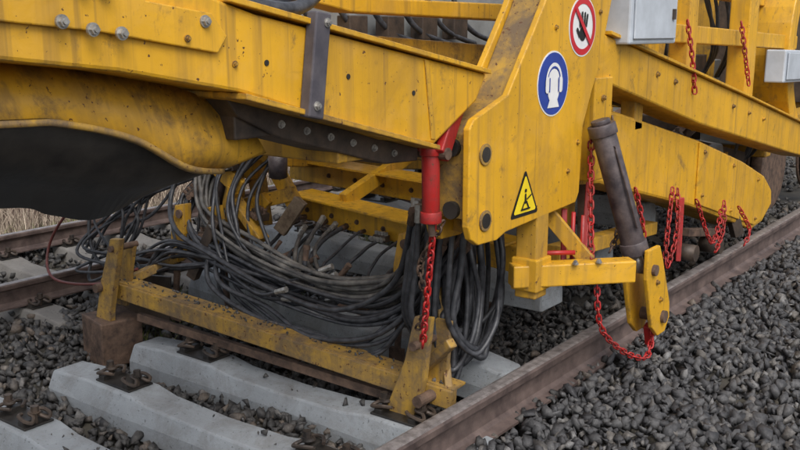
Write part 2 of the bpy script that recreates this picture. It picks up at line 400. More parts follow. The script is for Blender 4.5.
mid=[tuple(.5*(Vector(a)+Vector(b))+Vector((.012,0,.003))) for a,b in zip(c0,c1)]
loft('chute_hood',[c0,mid,c1],m_yd,mc)
loft('chute_edge',[[tuple(Vector(a)+Vector((.012,0,.0))) for a in c1],[tuple(Vector(a)+Vector((.015,0,-.018))) for a in c1]],m_ym,mc,th=.02)
mid2=[tuple(.5*(Vector(a)+Vector(b))+Vector((.03,0,.0))) for a,b in zip(c1,c2)]
loft('chute_skirt',[[tuple(Vector(a)+Vector((-.01,0,0))) for a in c1],mid2,c2],m_blk,mc)
prism_x('chute_back',[(.6,1.86),(1.345,1.82),(1.66,1.78),(1.96,1.71),(2.22,1.59),(2.1,1.45),(1.5,1.45),(.6,1.45)],-2.9,-2.62,m_blk,mc)

# leg
leg=[(4.42,2.75),(3.96,2.12),(3.90,2.02),(3.59,1.62),(3.31,1.53),(3.275,1.49),(3.275,1.06),(3.30,1.0),(3.36,.965),(3.52,.96),(3.60,.985),(4.31,1.02),(4.345,1.07),(4.36,1.42),(4.44,1.58),(4.52,1.72),(4.64,2.06),(4.86,2.75)]
prism_x('leg_plate',leg,-2.155,-2.12,m_y,mc,.006)
prism_x('leg_plate_inner',leg,-2.355,-2.32,m_y,mc,.006)
web=[(4.40,2.75),(3.99,2.12),(3.93,2.02),(3.62,1.59),(3.36,1.50),(3.325,1.46),(3.325,1.08),(3.40,1.08),(3.40,1.44),(3.67,1.54),(4.0,2.0),(4.5,2.75)]
prism_x('leg_web',web,-2.318,-2.157,m_ym,mc,.004)
prism_x('leg_web_lower',[(3.45,.99),(4.28,1.05),(4.28,1.10),(3.45,1.05)],-2.318,-2.157,m_yd,mc,.004)
prism_x('leg_web_rear',[(4.30,1.1),(4.34,1.42),(4.48,1.70),(4.62,2.1),(4.80,2.7),(4.72,2.7),(4.55,2.1),(4.4,1.7),(4.27,1.42),(4.24,1.1)],-2.318,-2.157,m_y,mc,.004)
g=MB(); h=MB()
for y,z,r in ((3.40,1.37,.036),(3.41,1.07,.036)):
    g.cyl((-2.12,y,z),(-2.112,y,z),r*1.35,n=28); h.cyl((-2.1119,y,z),(-2.1095,y,z),r*.95,n=24)
g.out('pin_boss',m_ym,mc,.002); h.out('pin_hole',m_blk,mc)
g=MB()
for z in (1.40,1.12): g.cyl((-2.235,3.30,z),(-2.235,3.325,z),.04,n=20)
g.out('web_pin',m_blk,mc)
bolts('leg_bolts',[((-2.12,4.2,1.2),(1,0,0)),((-2.12,4.30,1.34),(1,0,0)),((-2.12,4.02,1.92),(1,0,0)),((-2.12,4.5,2.0),(1,0,0))],.010,m_yd,mc)

# rear inclined side beam
E=[(4.55,1.93),(4.65,1.885),(7.18,1.415),(9.4,.98),(9.4,.70),(8.64,.83),(6.22,1.28),(4.60,1.645),(4.5,1.66)]
prism_x('rear_inclined_beam',E,-2.42,-2.15,m_y,mc,.012)
prism_x('rear_beam_flange',[(4.66,1.905),(7.18,1.432),(9.4,.997),(9.4,.98),(7.18,1.415),(4.66,1.885)],-2.44,-2.12,m_y,mc,.003)
bolts('rear_beam_bolts',[((-2.15,y,1.79-.192*(y-4.65)),(1,0,0)) for y in (5.4,5.7,6.9,7.3,7.7)],.014,m_yd,mc)
F=[(4.40,1.46),(4.64,1.50),(5.11,1.43),(6.53,1.13),(7.6,.86),(8.25,.66),(8.52,.50),(8.55,.36),(8.3,.24),(8.0,.22),(6.41,.665),(4.88,1.03),(4.40,1.08)]
prism_x('lower_box_beam',F,-2.62,-2.25,m_y,mc,.02)
prism_x('lower_box_cover',[(6.50,1.12),(7.6,.84),(8.2,.65),(8.45,.49),(8.47,.38),(8.27,.28),(8.0,.26),(6.50,.67)],-2.25,-2.235,m_y,mc,.006)
bolts('cover_bolts',[((-2.235,y,z),(1,0,0)) for y,z in ((6.6,1.04),(6.6,.72),(7.3,.86),(7.3,.50),(8.0,.66),(8.0,.32))],.013,m_yd,mc)
beam('connector_post',(-2.2,4.62,1.66),(-2.2,4.62,1.10),.14,.22,m_y,mc,.008)
beam('connector_post',(-2.3,5.4,1.75),(-2.3,5.4,1.3),.10,.12,m_yd,mc,.008)
bolts('connector_bolts',[((-2.125,4.6,1.55),(1,0,0)),((-2.125,4.6,1.22),(1,0,0))],.013,m_yd,mc)
beam('dark_duct',(-2.75,4.8,1.36),(-2.75,8.9,.62),.25,.3,m_dk,mc,.01)
beam('pipe_run',(-2.5,4.8,1.60),(-2.5,9.0,.85),.05,.05,m_dk,mc,.004)
beam('hanger_post',(-2.18,3.96,1.02),(-2.18,3.96,.58),.12,.12,m_yd,mc,.008)
beam('hanger_collar',(-2.18,3.96,.79),(-2.18,3.96,.62),.15,.15,m_y,mc,.008)
beam('outrigger_bar',(-2.24,3.86,.70),(-1.80,4.34,.70),.10,.115,m_y,mc,.008)
beam('outrigger_brace',(-2.2,4.15,.98),(-1.98,4.2,.74),.03,.08,m_yd,mc,.004)
bolts('outrigger_bolts',[((-1.98,4.05,.762),(0,0,1)),((-1.90,4.15,.762),(0,0,1))],.012,m_steel,mc)
beam('upright_post',(-2.3,6.2,1.5),(-2.3,6.2,2.8),.14,.16,m_y,mc,.01)
beam('upright_post',(-2.3,7.5,1.2),(-2.3,7.5,2.8),.16,.22,m_y,mc,.01)
beam('upright_post',(-2.75,5.3,1.2),(-2.75,5.3,2.8),.10,.12,m_yd,mc,.01)
beam('upright_post',(-2.9,8.4,1.0),(-2.9,8.4,2.8),.14,.14,m_yd,mc,.01)
beam('rail_bar',(-2.28,5.6,1.90),(-2.28,8.9,1.80),.08,.12,m_y,mc,.008)
beam('rail_bar',(-2.5,5.2,2.25),(-2.5,9.5,2.15),.08,.1,m_y,mc,.008)
R=.95; pts=[]
for i in range(25):
    a=math.pi*(.30+1.15*i/24); pts.append((9.45+R*math.cos(a),1.75+R*math.sin(a)))
pin=[(9.45+(y-9.45)*.80,1.75+(z-1.75)*.80) for y,z in pts]
prism_x('wheel_arch_ring',pts+pin[::-1],-2.55,-2.2,m_y,mc,.01)
g=MB(); g.cyl((-2.62,9.45,1.75),(-2.50,9.45,1.75),.66,n=48); g.out('guide_wheel',m_dk,mc,.015,True)
g=MB(); g.cyl((-2.50,9.45,1.75),(-2.46,9.45,1.75),.22,n=32); g.out('guide_wheel_hub',m_yd,mc,.008,True)
beam('rear_body_panel',(-3.4,12,2.0),(-3.4,12.2,2.0),2.8,2.4,m_yd,mc)
beam('rear_body_recess',(-3.3,11.9,1.7),(-3.3,11.99,1.7),1.9,1.3,m_dk,mc)
# bogie and under-floor equipment behind the tail of the lower beam
beam('bogie_frame',(-2.75,9.6,.86),(-2.75,13,.86),.22,.30,m_yd,mc,.02)
beam('bogie_frame',(-4.3,9.4,.86),(-4.3,13,.86),.22,.30,m_yd,mc,.02)
beam('bogie_crossmember',(-2.6,9.6,.80),(-4.6,9.6,.80),.18,.30,m_yd,mc,.015)
beam('underfloor_box',(-2.85,9.05,1.02),(-2.85,9.5,1.02),.55,.42,m_grey,mc,.015)
beam('underfloor_box',(-3.55,9.2,.80),(-3.55,9.7,.80),.6,.50,m_dk,mc,.015)
beam('underfloor_box',(-4.25,9.0,.65),(-4.25,9.5,.65),.5,.55,m_grey,mc,.015)
beam('underfloor_box',(-3.1,9.0,.40),(-3.1,9.3,.40),.45,.30,m_yd,mc,.015)
g=MB()
for y in (10.2,12.2):
    for x,s in ((-2.75,1),(-4.1,-1)):
        g.cyl((x-.06,y,.47),(x+.06,y,.47),.46,.46,40); g.cyl((x-s*.07,y,.47),(x-s*.10,y,.47),.49,.49,40)
    g.cyl((-4.1,y,.47),(-2.75,y,.47),.08,n=20)
g.out('bogie_wheels',m_rust,mc,.008,True)
for i in range(9):
    y=5.0+.5*i; beam('equipment_block',(-2.95-.1*(i%3),y,1.45+.06*(i%4)),(-2.95-.1*(i%3),y+.28,1.45+.06*(i%4)),.22,.26+.05*(i%3),[m_dk,m_yd,m_grey][i%3],mc,.01)
g=MB()
for i in range(14):
    y=random.uniform(4.9,8.2); g.tube(catmull([(-2.7,y,2.5),(-2.6,y+.1,2.1),(-2.62,y+random.uniform(.1,.5),1.75),(-2.8,y+random.uniform(.3,.8),1.5)],6),.016)
for i in range(8):
    y=random.uniform(8.4,9.0); g.tube(catmull([(-2.7,y,1.5),(-2.6,y+.1,1.1),(-2.65,y+random.uniform(.1,.4),.75),(-2.9,y+random.uniform(.3,.6),.55)],6),.016)
g.out('rear_hoses',m_hose,mc,smooth=True)

# far side frame
beam('far_side_beam',(-4.6,1.2,1.66),(-4.6,4.4,1.45),.22,.26,m_yd,mc,.01)
beam('far_side_beam',(-4.6,4.4,1.55),(-4.6,10,.95),.22,.26,m_yd,mc,.01)
beam('far_side_beam',(-4.6,4.4,1.1),(-4.6,9,.5),.2,.22,m_yd,mc,.01)
for y,z in ((5.2,1.25),(6.3,1.05),(7.4,.95),(8.3,.75)):
    beam('cross_beam',(-2.62,y,z),(-4.6,y,z),.16,.16,m_yd,mc,.008)
for y in (5.3,6.2,7.5): beam('far_upright',(-4.6,y,1.3),(-4.6,y,2.7),.14,.14,m_yd,mc,.008)
beam('far_rail_bar',(-4.6,3.5,2.2),(-4.6,9,2.1),.08,.12,m_yd,mc,.008)
for x in (-3.1,-3.9): ibeam('conveyor_channel',(x,3.9,-.12),(x,9.2,1.12),.10,.12,.012,m_rust,mc)
# middle tools : stacked yellow cross plates
beam('tool_beam',(-4.8,5.0,.89),(-2.5,5.0,.80),.16,.16,m_yc,mc,.008)
beam('tool_beam',(-4.35,4.55,.73),(-2.5,4.55,.60),.16,.16,m_yc,mc,.008)
beam('tool_beam',(-4.5,4.0,1.32),(-2.5,4.0,1.27),.12,.12,m_yd,mc,.008)
beam('tool_beam_flange',(-4.3,4.50,.818),(-2.6,4.50,.698),.26,.014,m_yc,mc,.002)
beam('tool_beam_flange',(-4.75,4.93,.978),(-2.6,4.93,.892),.26,.014,m_yc,mc,.002)
beam('ladder_rung',(-4.4,5.35,1.10),(-2.7,5.35,1.04),.10,.10,m_yc,mc,.006)
beam('ladder_side',(-3.9,4.5,.80),(-3.9,5.4,1.08),.06,.10,m_yc,mc,.006)
beam('ladder_side',(-3.05,4.5,.74),(-3.05,5.4,1.02),.06,.10,m_yc,mc,.006)
bolts('tool_beam_bolts',[((-4.2+.22*i,4.470,.71-.0155*i),(0,-1,0)) for i in range(7)]+[((-4.4+.25*i,4.918,.87-.0098*i),(0,-1,0)) for i in range(6)],.013,m_rust,mc)
for (a,b,w,h,m) in [((-4.45,4.2,1.32),(-4.4,4.25,.62),.09,.12,m_yd),((-4.75,4.3,1.35),(-4.75,4.3,.55),.10,.14,m_yd),((-4.3,4.15,1.2),(-4.05,4.2,.80),.06,.10,m_yd),
    ((-4.6,4.0,.72),(-4.05,4.2,.88),.08,.09,m_yd),((-4.2,4.1,.85),(-4.55,4.0,.45),.07,.09,m_yd),((-4.0,4.2,.84),(-4.15,4.15,.62),.05,.09,m_wood),
    ((-4.5,3.7,.35),(-4.3,3.75,.75),.06,.07,m_dk),((-4.05,3.9,.62),(-4.3,3.9,.86),.09,.05,m_yd),((-4.7,3.9,.55),(-4.35,3.9,.60),.12,.07,m_yd),
    ((-4.62,4.05,1.15),(-4.30,4.1,1.02),.10,.14,m_yd),((-4.55,3.9,1.12),(-4.25,3.92,.92),.04,.12,m_yc),((-4.30,3.9,.92),(-4.42,3.92,.70),.04,.09,m_yc)]:
    beam('tool_bracket',a,b,w,h,m,mc,.005)
for x,y,dx in ((-4.62,3.75,-.08),(-4.40,3.82,.06),(-2.95,3.95,-.05),(-2.75,3.85,.05)):
    prism_y('tine_arm',[(x-.05,.80),(x+.05,.82),(x+.07+dx*.5,.62),(x+.04+dx,.42),(x-.04+dx,.42),(x-.06+dx*.5,.62)],y-.03,y+.03,m_yd,mc,.006)
    g=MB(); g.cyl((x+dx,y,.46),(x+dx*1.6,y,.10),.026,.018,12); g.cyl((x,y-.045,.75),(x,y+.045,.75),.028,n=14); g.cyl((x+dx,y-.05,.48),(x+dx,y+.05,.48),.018,n=12); g.box((x+dx*1.65,y,.06),(.10,.02,.12)); g.out('steel_tine',m_rust,mc)
def block(c,s,ang,mat=m_dk):
    c=Vector(c); d=Vector((math.cos(ang),math.sin(ang)*.4,math.sin(ang)*.5)).normalized()
    beam('hydraulic_block',c-d*s,c+d*s,s*1.0,s*.85,mat,mc,.004)
    g=MB(); _,t,u=frame(d)
    for k in (-.6,-.2,.2,.6):
        p=c+d*s*k*1.3; g.cyl(p+u*s*.42,p+u*s*.85,.013,n=6); g.cyl(p+t*s*.5,p+t*s*.95,.013,n=8); g.cyl(p+t*s*.8,p+t*s*1.1,.017,n=6)
    g.out('block_ports',m_steel if random.random()<.5 else m_rust,mc)
for c,s,a in [((-4.35,3.9,1.06),.07,.3),((-4.12,3.95,.77),.06,-.4),((-4.62,3.85,.88),.06,1.2),((-2.75,3.9,.86),.07,.4),((-4.45,3.8,.62),.06,.2),((-2.62,3.8,.72),.06,1.0),((-3.5,4.4,.62),.05,0),((-3.2,4.4,.60),.05,0)]: block(c,s,a)
g=MB()
g.cyl((-4.35,3.95,1.28),(-4.5,3.9,.75),.04); g.cyl((-4.5,3.9,.75),(-4.56,3.88,.5),.018)
g.cyl((-3.7,3.7,1.22),(-3.72,3.72,1.08),.055,n=20); g.cyl((-3.0,3.9,.55),(-2.72,3.75,.28),.028)
g.out('tool_cylinders',m_cyl,mc,smooth=True)

# lower transverse plough bar and its uprights
A_=Vector((-4.92,3.33,.31)); B_=Vector((-2.36,3.54,.11))
beam('plough_bar',A_,B_,.06,.10,m_ym,mc,.006)
beam('plough_bar_angle',A_+Vector((0,.05,.05)),B_+Vector((0,.05,.05)),.13,.014,m_ym,mc,.003)
beam('plough_bar_lower',A_+Vector((.3,.03,-.16)),B_+Vector((-.2,.03,-.10)),.04,.05,m_rust,mc,.004)
prism_y('plough_arm',[(-4.60,.67),(-4.70,.66),(-4.82,.38),(-4.95,-.02),(-4.90,-.08),(-4.78,-.05),(-4.74,.2)],3.24,3.28,m_ym,mc)
prism_y('plough_arm',[(-4.66,.60),(-4.76,.59),(-4.86,.38),(-4.88,.18),(-4.78,.18)],3.38,3.41,m_ym,mc)
prism_y('plough_arm',[(-2.42,.55),(-2.52,.54),(-2.58,.3),(-2.72,-.04),(-2.66,-.09),(-2.54,-.06),(-2.46,.22)],3.42,3.46,m_ym,mc)
prism_y('plough_arm',[(-2.40,.50),(-2.50,.50),(-2.54,.3),(-2.60,.05),(-2.48,.05),(-2.42,.22)],3.56,3.59,m_ym,mc)
beam('plough_stay',(-2.35,3.5,.42),(-2.58,3.55,.20),.05,.05,m_ym,mc)
beam('plough_stay',(-2.65,3.8,.62),(-2.40,3.55,.10),.04,.10,m_ym,mc)
beam('plough_stay',(-4.85,3.35,.3),(-4.5,4.2,.62),.05,.06,m_ym,mc)
g=MB(); g.cyl((-2.47,3.38,.12),(-2.47,3.52,.12),.03,n=14); g.cyl((-2.50,3.38,.40),(-2.50,3.62,.40),.022,n=14); g.cyl((-4.83,3.2,.33),(-4.83,3.44,.33),.028,n=14); g.cyl((-4.68,3.22,.6),(-4.68,3.42,.6),.02,n=14); g.out('plough_pins',m_rust,mc)
P=[];S=[]
for i in range(160):
    t=random.random(); p=A_.lerp(B_,t)+Vector((0,.05+random.uniform(-.05,.05),.062)); P.append(p[:]); S.append(random.uniform(.004,.014))
o=stones('mud_clods',np.array(P),np.array(S),m_stone_l); o.parent=mc
beam('ploughshare_box',(-5.0,3.35,-.02),(-4.72,3.30,-.03),.28,.30,m_rust,mc,.01)
beam('ploughshare_blade',(-5.15,3.5,.15),(-4.8,3.75,.12),.03,.35,m_dk,mc,.004)

# sleepers riding on the conveyor
for y,z,z2 in ((4.14,.27,.10),(4.95,.42,None),(5.7,.56,None),(6.45,.68,None),(7.2,.82,None),(7.95,.96,None)):
    sleeper(-3.62 if y<4.5 else -3.82,y,z,z2)

# hydraulic cylinder + clevis
hc=empty('hydraulic_cylinder')
g=MB(); t=Vector((-2.03,4.39,1.42)); b=Vector((-1.86,4.52,.74)); d=(b-t).normalized()
g.cyl(t,b,.064,.064,24); g.cyl(t-d*.01,t+d*.05,.074,.074,24); g.cyl(b-d*.07,b,.074,.074,24); g.cyl(t-d*.035,t-d*.01,.05,.05,24); g.out('barrel',m_cyl,hc,.004,True)
g=MB(); g.cyl(b,b+d*.10,.03,n=18); g.out('piston_rod',m_steel,hc,smooth=True)
g=MB(); g.tube(catmull([t+d*.1+Vector((.06,-.03,0)),t+d*.3+Vector((.07,-.04,0)),t+d*.55+Vector((.07,-.04,0))],6),.008); g.out('feed_pipe',m_cyl,hc)
def clev(x0,x1):
    pts=[(4.46,.78),(4.62,.78),(4.67,.70),(4.81,.42),(4.82,.33),(4.76,.26),(4.66,.26),(4.57,.33),(4.46,.62)]
    return prism_x('clevis_plate',pts,x0,x1,m_y,hc,.006)
clev(-1.79,-1.765); clev(-1.91,-1.885)
g=MB(); g.cyl((-1.93,4.71,.36),(-1.745,4.71,.36),.035,n=18); g.cyl((-1.92,4.54,.66),(-1.745,4.54,.66),.03,n=18); g.out('clevis_pin',m_rust,hc)
bolts('clevis_bolts',[((-1.765,4.60,.58),(1,0,0)),((-1.765,4.66,.47),(1,0,0))],.012,m_yd,hc)
beam('clevis_hook',(-1.84,4.70,.30),(-1.84,4.74,.18),.04,.05,m_red,hc)

cb=empty('control_box'); beam('cabinet',(-2.16,4.78,2.02),(-2.16,5.46,2.02),.18,.38,m_box,cb,.012); beam('cabinet_door',(-2.062,4.82,2.02),(-2.062,5.42,2.02),.012,.32,m_box,cb,.004)
g=MB(); g.box((-2.05,5.36,2.0),(.015,.03,.06)); g.out('latch',m_dk,cb)
cb=empty('control_box'); beam('cabinet',(-2.16,7.95,1.62),(-2.16,8.75,1.60),.16,.27,m_box,cb,.012); beam('cabinet_door',(-2.07,8.0,1.62),(-2.07,8.7,1.60),.012,.22,m_box,cb,.004)

# ---------------------------------------------------------------- hoses
hs=empty('hydraulic_hoses')
ru=random.uniform
def hoses(name,paths,r,mat,jit=.05,fit=True):
    mb=MB(); ft=MB()
    for p in paths:
        q=[Vector(a)+Vector((ru(-jit,jit),ru(-jit,jit),ru(-jit,jit)*.8)) if 0<i<len(p)-1 else Vector(a) for i,a in enumerate(p)]
        c=catmull(q,9); rr=r*ru(.75,1.2); mb.tube(c,rr,8)
        if fit:
            for a,b2 in ((c[0],c[2]),(c[-1],c[-3])): 
                dd=(b2-a).normalized(); ft.cyl(a-dd*.02,a+dd*.05,rr*1.35,n=10); ft.cyl(a-dd*.04,a-dd*.015,rr*1.6,n=6)
    mb.out(name,mat,hs,smooth=True)
    if fit: ft.out(name+'_fittings',m_steel if random.random()<.5 else m_rust,hs)
def bundle(name,core,n,spread,r,mat,jit=.015,endspread=2.0):
    """n hoses side by side along one core path, each keeping its own place in the bundle"""
    paths=[]
    for i in range(n):
        a=ru(0,6.28); q=spread*math.sqrt(random.random()); off=Vector((math.cos(a)*q*.7,math.cos(a)*q*.7,math.sin(a)*q))
        paths.append([Vector(c)+off*(endspread if k in (0,len(core)-1) else 1) for k,c in enumerate(core)])
    hoses(name,paths,r,mat,jit)
bundle('main_bundle',[(-4.45,4.0,1.22),(-4.55,3.9,.98),(-4.42,3.8,.74),(-4.0,3.75,.58),(-3.5,3.75,.50),(-3.05,3.75,.50),(-2.72,3.72,.66),(-2.50,3.7,.95)],10,.085,.014,m_hose2,.03)
bundle('second_bundle',[(-4.65,4.0,1.05),(-4.72,3.8,.80),(-4.55,3.7,.58),(-4.1,3.65,.47),(-3.6,3.65,.38),(-3.1,3.65,.38),(-2.75,3.65,.54),(-2.52,3.6,.9)],8,.085,.014,m_hose,.04)
bundle('third_bundle',[(-3.95,4.3,.60),(-3.8,4.05,.54),(-3.6,3.85,.47),(-3.2,3.8,.46),(-2.85,3.75,.60),(-2.62,3.72,.85),(-2.5,3.75,1.02)],6,.06,.013,m_hose2,.03)
bundle('low_bundle',[(-4.3,3.85,.62),(-4.15,3.65,.40),(-3.75,3.6,.28),(-3.3,3.55,.22),(-2.95,3.6,.26),(-2.75,3.68,.45),(-2.62,3.75,.75)],5,.07,.014,m_hose,.05)
bundle('drop_bundle',[(-4.2,4.0,1.18),(-4.28,3.85,.95),(-4.2,3.75,.70),(-4.05,3.7,.50),(-3.75,3.68,.36),(-3.45,3.7,.44)],6,.09,.013,m_hose,.04)
P6=[]
for i in range(8):
    x=-4.2+.17*i+ru(-.03,.03); z=.66-.010*i
    P6.append([(x,4.45,z),(x+.01,4.36,z-.01),(x+ru(.02,.08),4.15,.56+ru(-.03,.03)),(x+ru(.10,.2),3.9,.50+ru(-.04,.04)),(min(-2.75,x+ru(.35,.6)),3.78,.46+ru(-.06,.06)),(min(-2.62,x+ru(.6,.8)),3.8,.55+ru(-.06,.1))])
hoses('port_hoses',P6,.012,m_hose,.012)
P3=[]
for i in range(13):
    P3.append([(-4.6+ru(-.1,.2),4.0,1.15+ru(-.1,.1)),(-5.0+ru(-.2,.1),3.8,.82+ru(-.1,.1)),(-5.35+ru(-.3,.35),3.7,.58+ru(-.15,.12)),(-5.3+ru(-.3,.4),3.6,.36+ru(-.14,.1)),(-4.95,3.6,.36+ru(-.12,.1)),(-4.6,3.65,.46+ru(-.1,.12)),(-4.2,3.7,.5)])
hoses('left_loops',P3,.011,m_hose,.06)
P4=[]
for i in range(18):
    x=-2.38-ru(0,.30); y=3.5+ru(0,.45); w=ru(.14,.36); zb=ru(.08,.36)
    P4.append([(x,y,1.04),(x+ru(-.04,.04),y-.02,.75),(x-.02,y-.03,zb+.18),(x+.03,y+w*.35,zb),(x+.06,y+w*.8,zb+.12),(x+.04,y+w+.02,.55),(x+.03,y+w,.80),(x-.05,y+w+.05,1.05)])
hoses('leg_loops',P4,.018,m_hose,.03)
P5=[]
for i in range(6):
    x=ru(-4.6,-4.0); P5.append([(x,4.15,1.2-ru(0,.3)),(x+ru(-.1,.1),3.95,.85),(x+ru(-.1,.3),3.8,.5+ru(-.1,.1)),(x+ru(.1,.5),3.8,.42+ru(-.1,.15)),(x+ru(.3,.7),4.0,.52+ru(-.1,.05))])
hoses('droppers',P5,.012,m_hose,.05)
hoses('roof_hoses',[[(-2.45,1.5,2.20),(-2.40,1.95,2.07),(-2.38,2.15,1.985),(-2.36,2.4,1.965),(-2.4,2.62,2.05),(-2.5,2.75,2.25)],[(-2.5,1.5,2.26),(-2.45,1.95,2.13),(-2.44,2.15,2.03),(-2.42,2.42,2.0),(-2.46,2.66,2.1),(-2.5,2.8,2.3)],[(-2.3,1.6,2.16),(-2.3,2.0,2.03),(-2.3,2.3,1.98),(-2.34,2.5,2.0),(-2.4,2.7,2.1)]],.026,m_hose,.01,False)
hoses('thin_red_hose',[[(-4.8,3.6,.95),(-5.5,3.6,.75),(-5.95,3.6,.4),(-5.8,3.5,.18),(-5.2,3.5,.22),(-4.8,3.5,.4)]],.010,simple('red_hose',(.12,.03,.025),.5),.02,False)

# ---------------------------------------------------------------- red turnbuckle and chains
tb=empty('red_turnbuckle')
beam('arm',(-2.24,3.38,1.62),(-2.20,3.18,1.38),.04,.09,m_red,tb,.006); beam('arm_2',(-2.33,3.36,1.60),(-2.30,3.18,1.38),.03,.08,m_red,tb,.006)
g=MB(); g.cyl((-2.25,3.17,1.40),(-2.26,3.19,1.10),.040,n=20); g.cyl((-2.25,3.17,1.43),(-2.25,3.17,1.38),.048,n=20); g.cyl((-2.26,3.19,1.13),(-2.26,3.19,1.08),.048,n=20); g.out('red_cylinder_body',m_red,tb,.003,True)
g=MB(); g.cyl((-2.26,3.19,1.10),(-2.26,3.2,1.02),.016,n=12); g.cyl((-2.34,3.19,1.39),(-2.17,3.19,1.39),.026,n=14); g.cyl((-2.35,3.37,1.59),(-2.20,3.37,1.59),.026,n=14); g.out('pins',m_rust,tb)
chain('hanging_chain',[(-2.26,3.21,1.06),(-2.30,3.24,.85),(-2.33,3.25,.62),(-2.38,3.3,.45)],m_red,.05,.010)
chain('hanging_chain',[(-2.28,3.3,1.05),(-2.38,3.28,.85),(-2.36,3.3,.66),(-2.45,3.35,.5)],m_rust,.05,.010)
chain('hanging_chain',[(-2.11,4.70,1.42),(-2.05,4.68,1.1),(-2.0,4.6,.85),(-1.98,4.45,.74)],m_rust)
chain('hanging_chain',[(-2.10,4.42,1.35),(-2.06,4.36,1.1),(-2.0,4.26,.85),(-1.96,4.2,.76)],m_red)
chain('hanging_chain',[(-1.93,4.2,.70),(-1.90,4.2,.42),(-1.84,4.35,.25),(-1.79,4.55,.16),(-1.8,4.66,.22),(-1.81,4.7,.36)],m_red,.05,.008)
for p in ([(-2.14,5.75,.88),(-2.10,5.6,.6),(-2.08,5.55,.42)],[(-2.16,5.9,.85),(-2.11,5.8,.6),(-2.10,5.65,.40)],[(-2.16,6.9,.62),(-2.12,6.8,.45),(-2.1,6.6,.32)],[(-2.16,6.3,.72),(-2.10,6.5,.40),(-2.14,6.8,.62)],[(-2.16,5.2,.95),(-2.12,5.25,.7),(-2.12,5.2,.5)],[(-2.16,7.3,.52),(-2.1,7.4,.34),(-2.1,7.3,.24)],[(-2.2,6.0,1.95),(-2.16,6.0,1.75),(-2.13,6.02,1.5)],[(-2.2,7.12,1.95),(-2.16,7.12,1.75),(-2.12,7.15,1.5)]):
    chain('hanging_chain',p,m_red)
rc=empty('rail_clamp')
for (a,b2,w,h_,m) in [((-2.2,6.1,.78),(-2.18,6.05,.34),.035,.05,m_red),((-2.3,6.5,.45),(-2.25,6.95,.38),.06,.06,m_rust),((-2.18,4.3,.98),(-2.12,4.2,.60),.03,.035,m_red),((-2.14,4.5,1.1),(-2.08,4.35,.72),.03,.03,m_red),((-2.3,7.5,.5),(-2.25,7.6,.24),.06,.10,m_dk),((-2.35,5.5,.95),(-2.3,5.5,.5),.08,.08,m_yd),((-2.4,5.0,1.05),(-2.38,5.0,.45),.10,.06,m_rust),((-2.45,4.7,.62),(-2.45,6.2,.52),.10,.09,m_yd)]:
    beam('clamp_arm',a,b2,w,h_,m,rc,.005)
g=MB(); g.cyl((-2.16,4.0,.80),(-2.02,4.12,.80),.012); g.cyl((-2.02,4.2,.98),(-2.02,4.2,.62),.011); g.cyl((-2.1,4.25,.98),(-2.1,4.25,.62),.011); g.out('clamp_rods',m_red,rc,smooth=True)
g=MB(); g.cyl((-2.3,6.3,.35),(-2.14,6.3,.35),.06,n=20); g.cyl((-2.3,6.85,.3),(-2.14,6.85,.3),.06,n=20); g.out('clamp_rollers',m_dk,rc,smooth=True)

# ---------------------------------------------------------------- signs
def disc(cy,cz,r,x,mat,par,name,r_in=0,n=48):
    if r_in==0:
        v=[(x,cy+r*math.cos(2*math.pi*i/n),cz+r*math.sin(2*math.pi*i/n)) for i in range(n)]
        v+=[(x-.0015,a[1],a[2]) for a in v]
        f=[list(range(n)),list(range(2*n-1,n-1,-1))]+[[i,(i+1)%n,n+(i+1)%n,n+i] for i in range(n)]
    else:
        v=[(x,cy+q*math.cos(2*math.pi*i/n),cz+q*math.sin(2*math.pi*i/n)) for q in (r,r_in) for i in range(n)]
        f=[[i,(i+1)%n,n+(i+1)%n,n+i] for i in range(n)]
    return obj(name,v,f,mat,par)
def poly(pts,x,mat,par,name): return obj(name,[(x,y,z) for y,z in pts],[list(range(len(pts)))],mat,par)
X0=-2.118
ps=empty('prohibition_sign'); cy,cz=4.305,1.925
disc(cy,cz,.150,X0,m_white,ps,'plate'); disc(cy,cz,.142,X0+.002,m_sred,ps,'ring',.112)
def rr(cy,cz,w,h,ang,x,mat,par,name):
    pts=[]
    for sy,sz,a0 in ((1,1,0),(-1,1,90),(-1,-1,180),(1,-1,270)):
        for k in range(5):
            a=math.radians(a0+22.5*k); r=min(w,h)/2*.98
            pts.append((sy*(w/2-r)+r*math.cos(a),sz*(h/2-r)+r*math.sin(a)))
    c,s=math.cos(ang),math.sin(ang)
    return poly([(cy+a*c-b*s,cz+a*s+b*c) for a,b in pts],x,mat,par,name)
rr(cy+.0,cz-.035,.075,.075,0,X0+.002,m_black,ps,'palm')
for k,(dy,l,an) in enumerate(((-.03,.075,.16),(-.01,.09,.05),(.011,.085,-.06),(.03,.07,-.2))): rr(cy+dy*1.25,cz+.03,.017,l,an,X0+.0035+.0003*k,m_black,ps,'finger_%d'%(k+1))
rr(cy-.052,cz-.03,.018,.06,.7,X0+.005,m_black,ps,'thumb')
rr(cy,cz,.025,.25,math.radians(45),X0+.0065,m_sred,ps,'slash')
es=empty('ear_protection_sign'); cy,cz=4.01,1.652
disc(cy,cz,.158,X0,m_white,es,'plate'); disc(cy,cz,.150,X0+.002,m_sblue,es,'blue_field')
rr(cy,cz-.01,.115,.165,0,X0+.004,m_white,es,'head')
poly([(cy-.06,cz-.115),(cy+.06,cz-.115),(cy+.035,cz-.07),(cy-.035,cz-.07)],X0+.0045,m_white,es,'neck')
n=24; v=[(X0+.0055,cy+q*math.cos(math.pi*i/n),cz+.01+q*1.1*math.sin(math.pi*i/n)) for q in (.083,.068) for i in range(n+1)]
obj('headband',v,[[i,i+1,n+2+i,n+1+i] for i in range(n)],m_white,es)
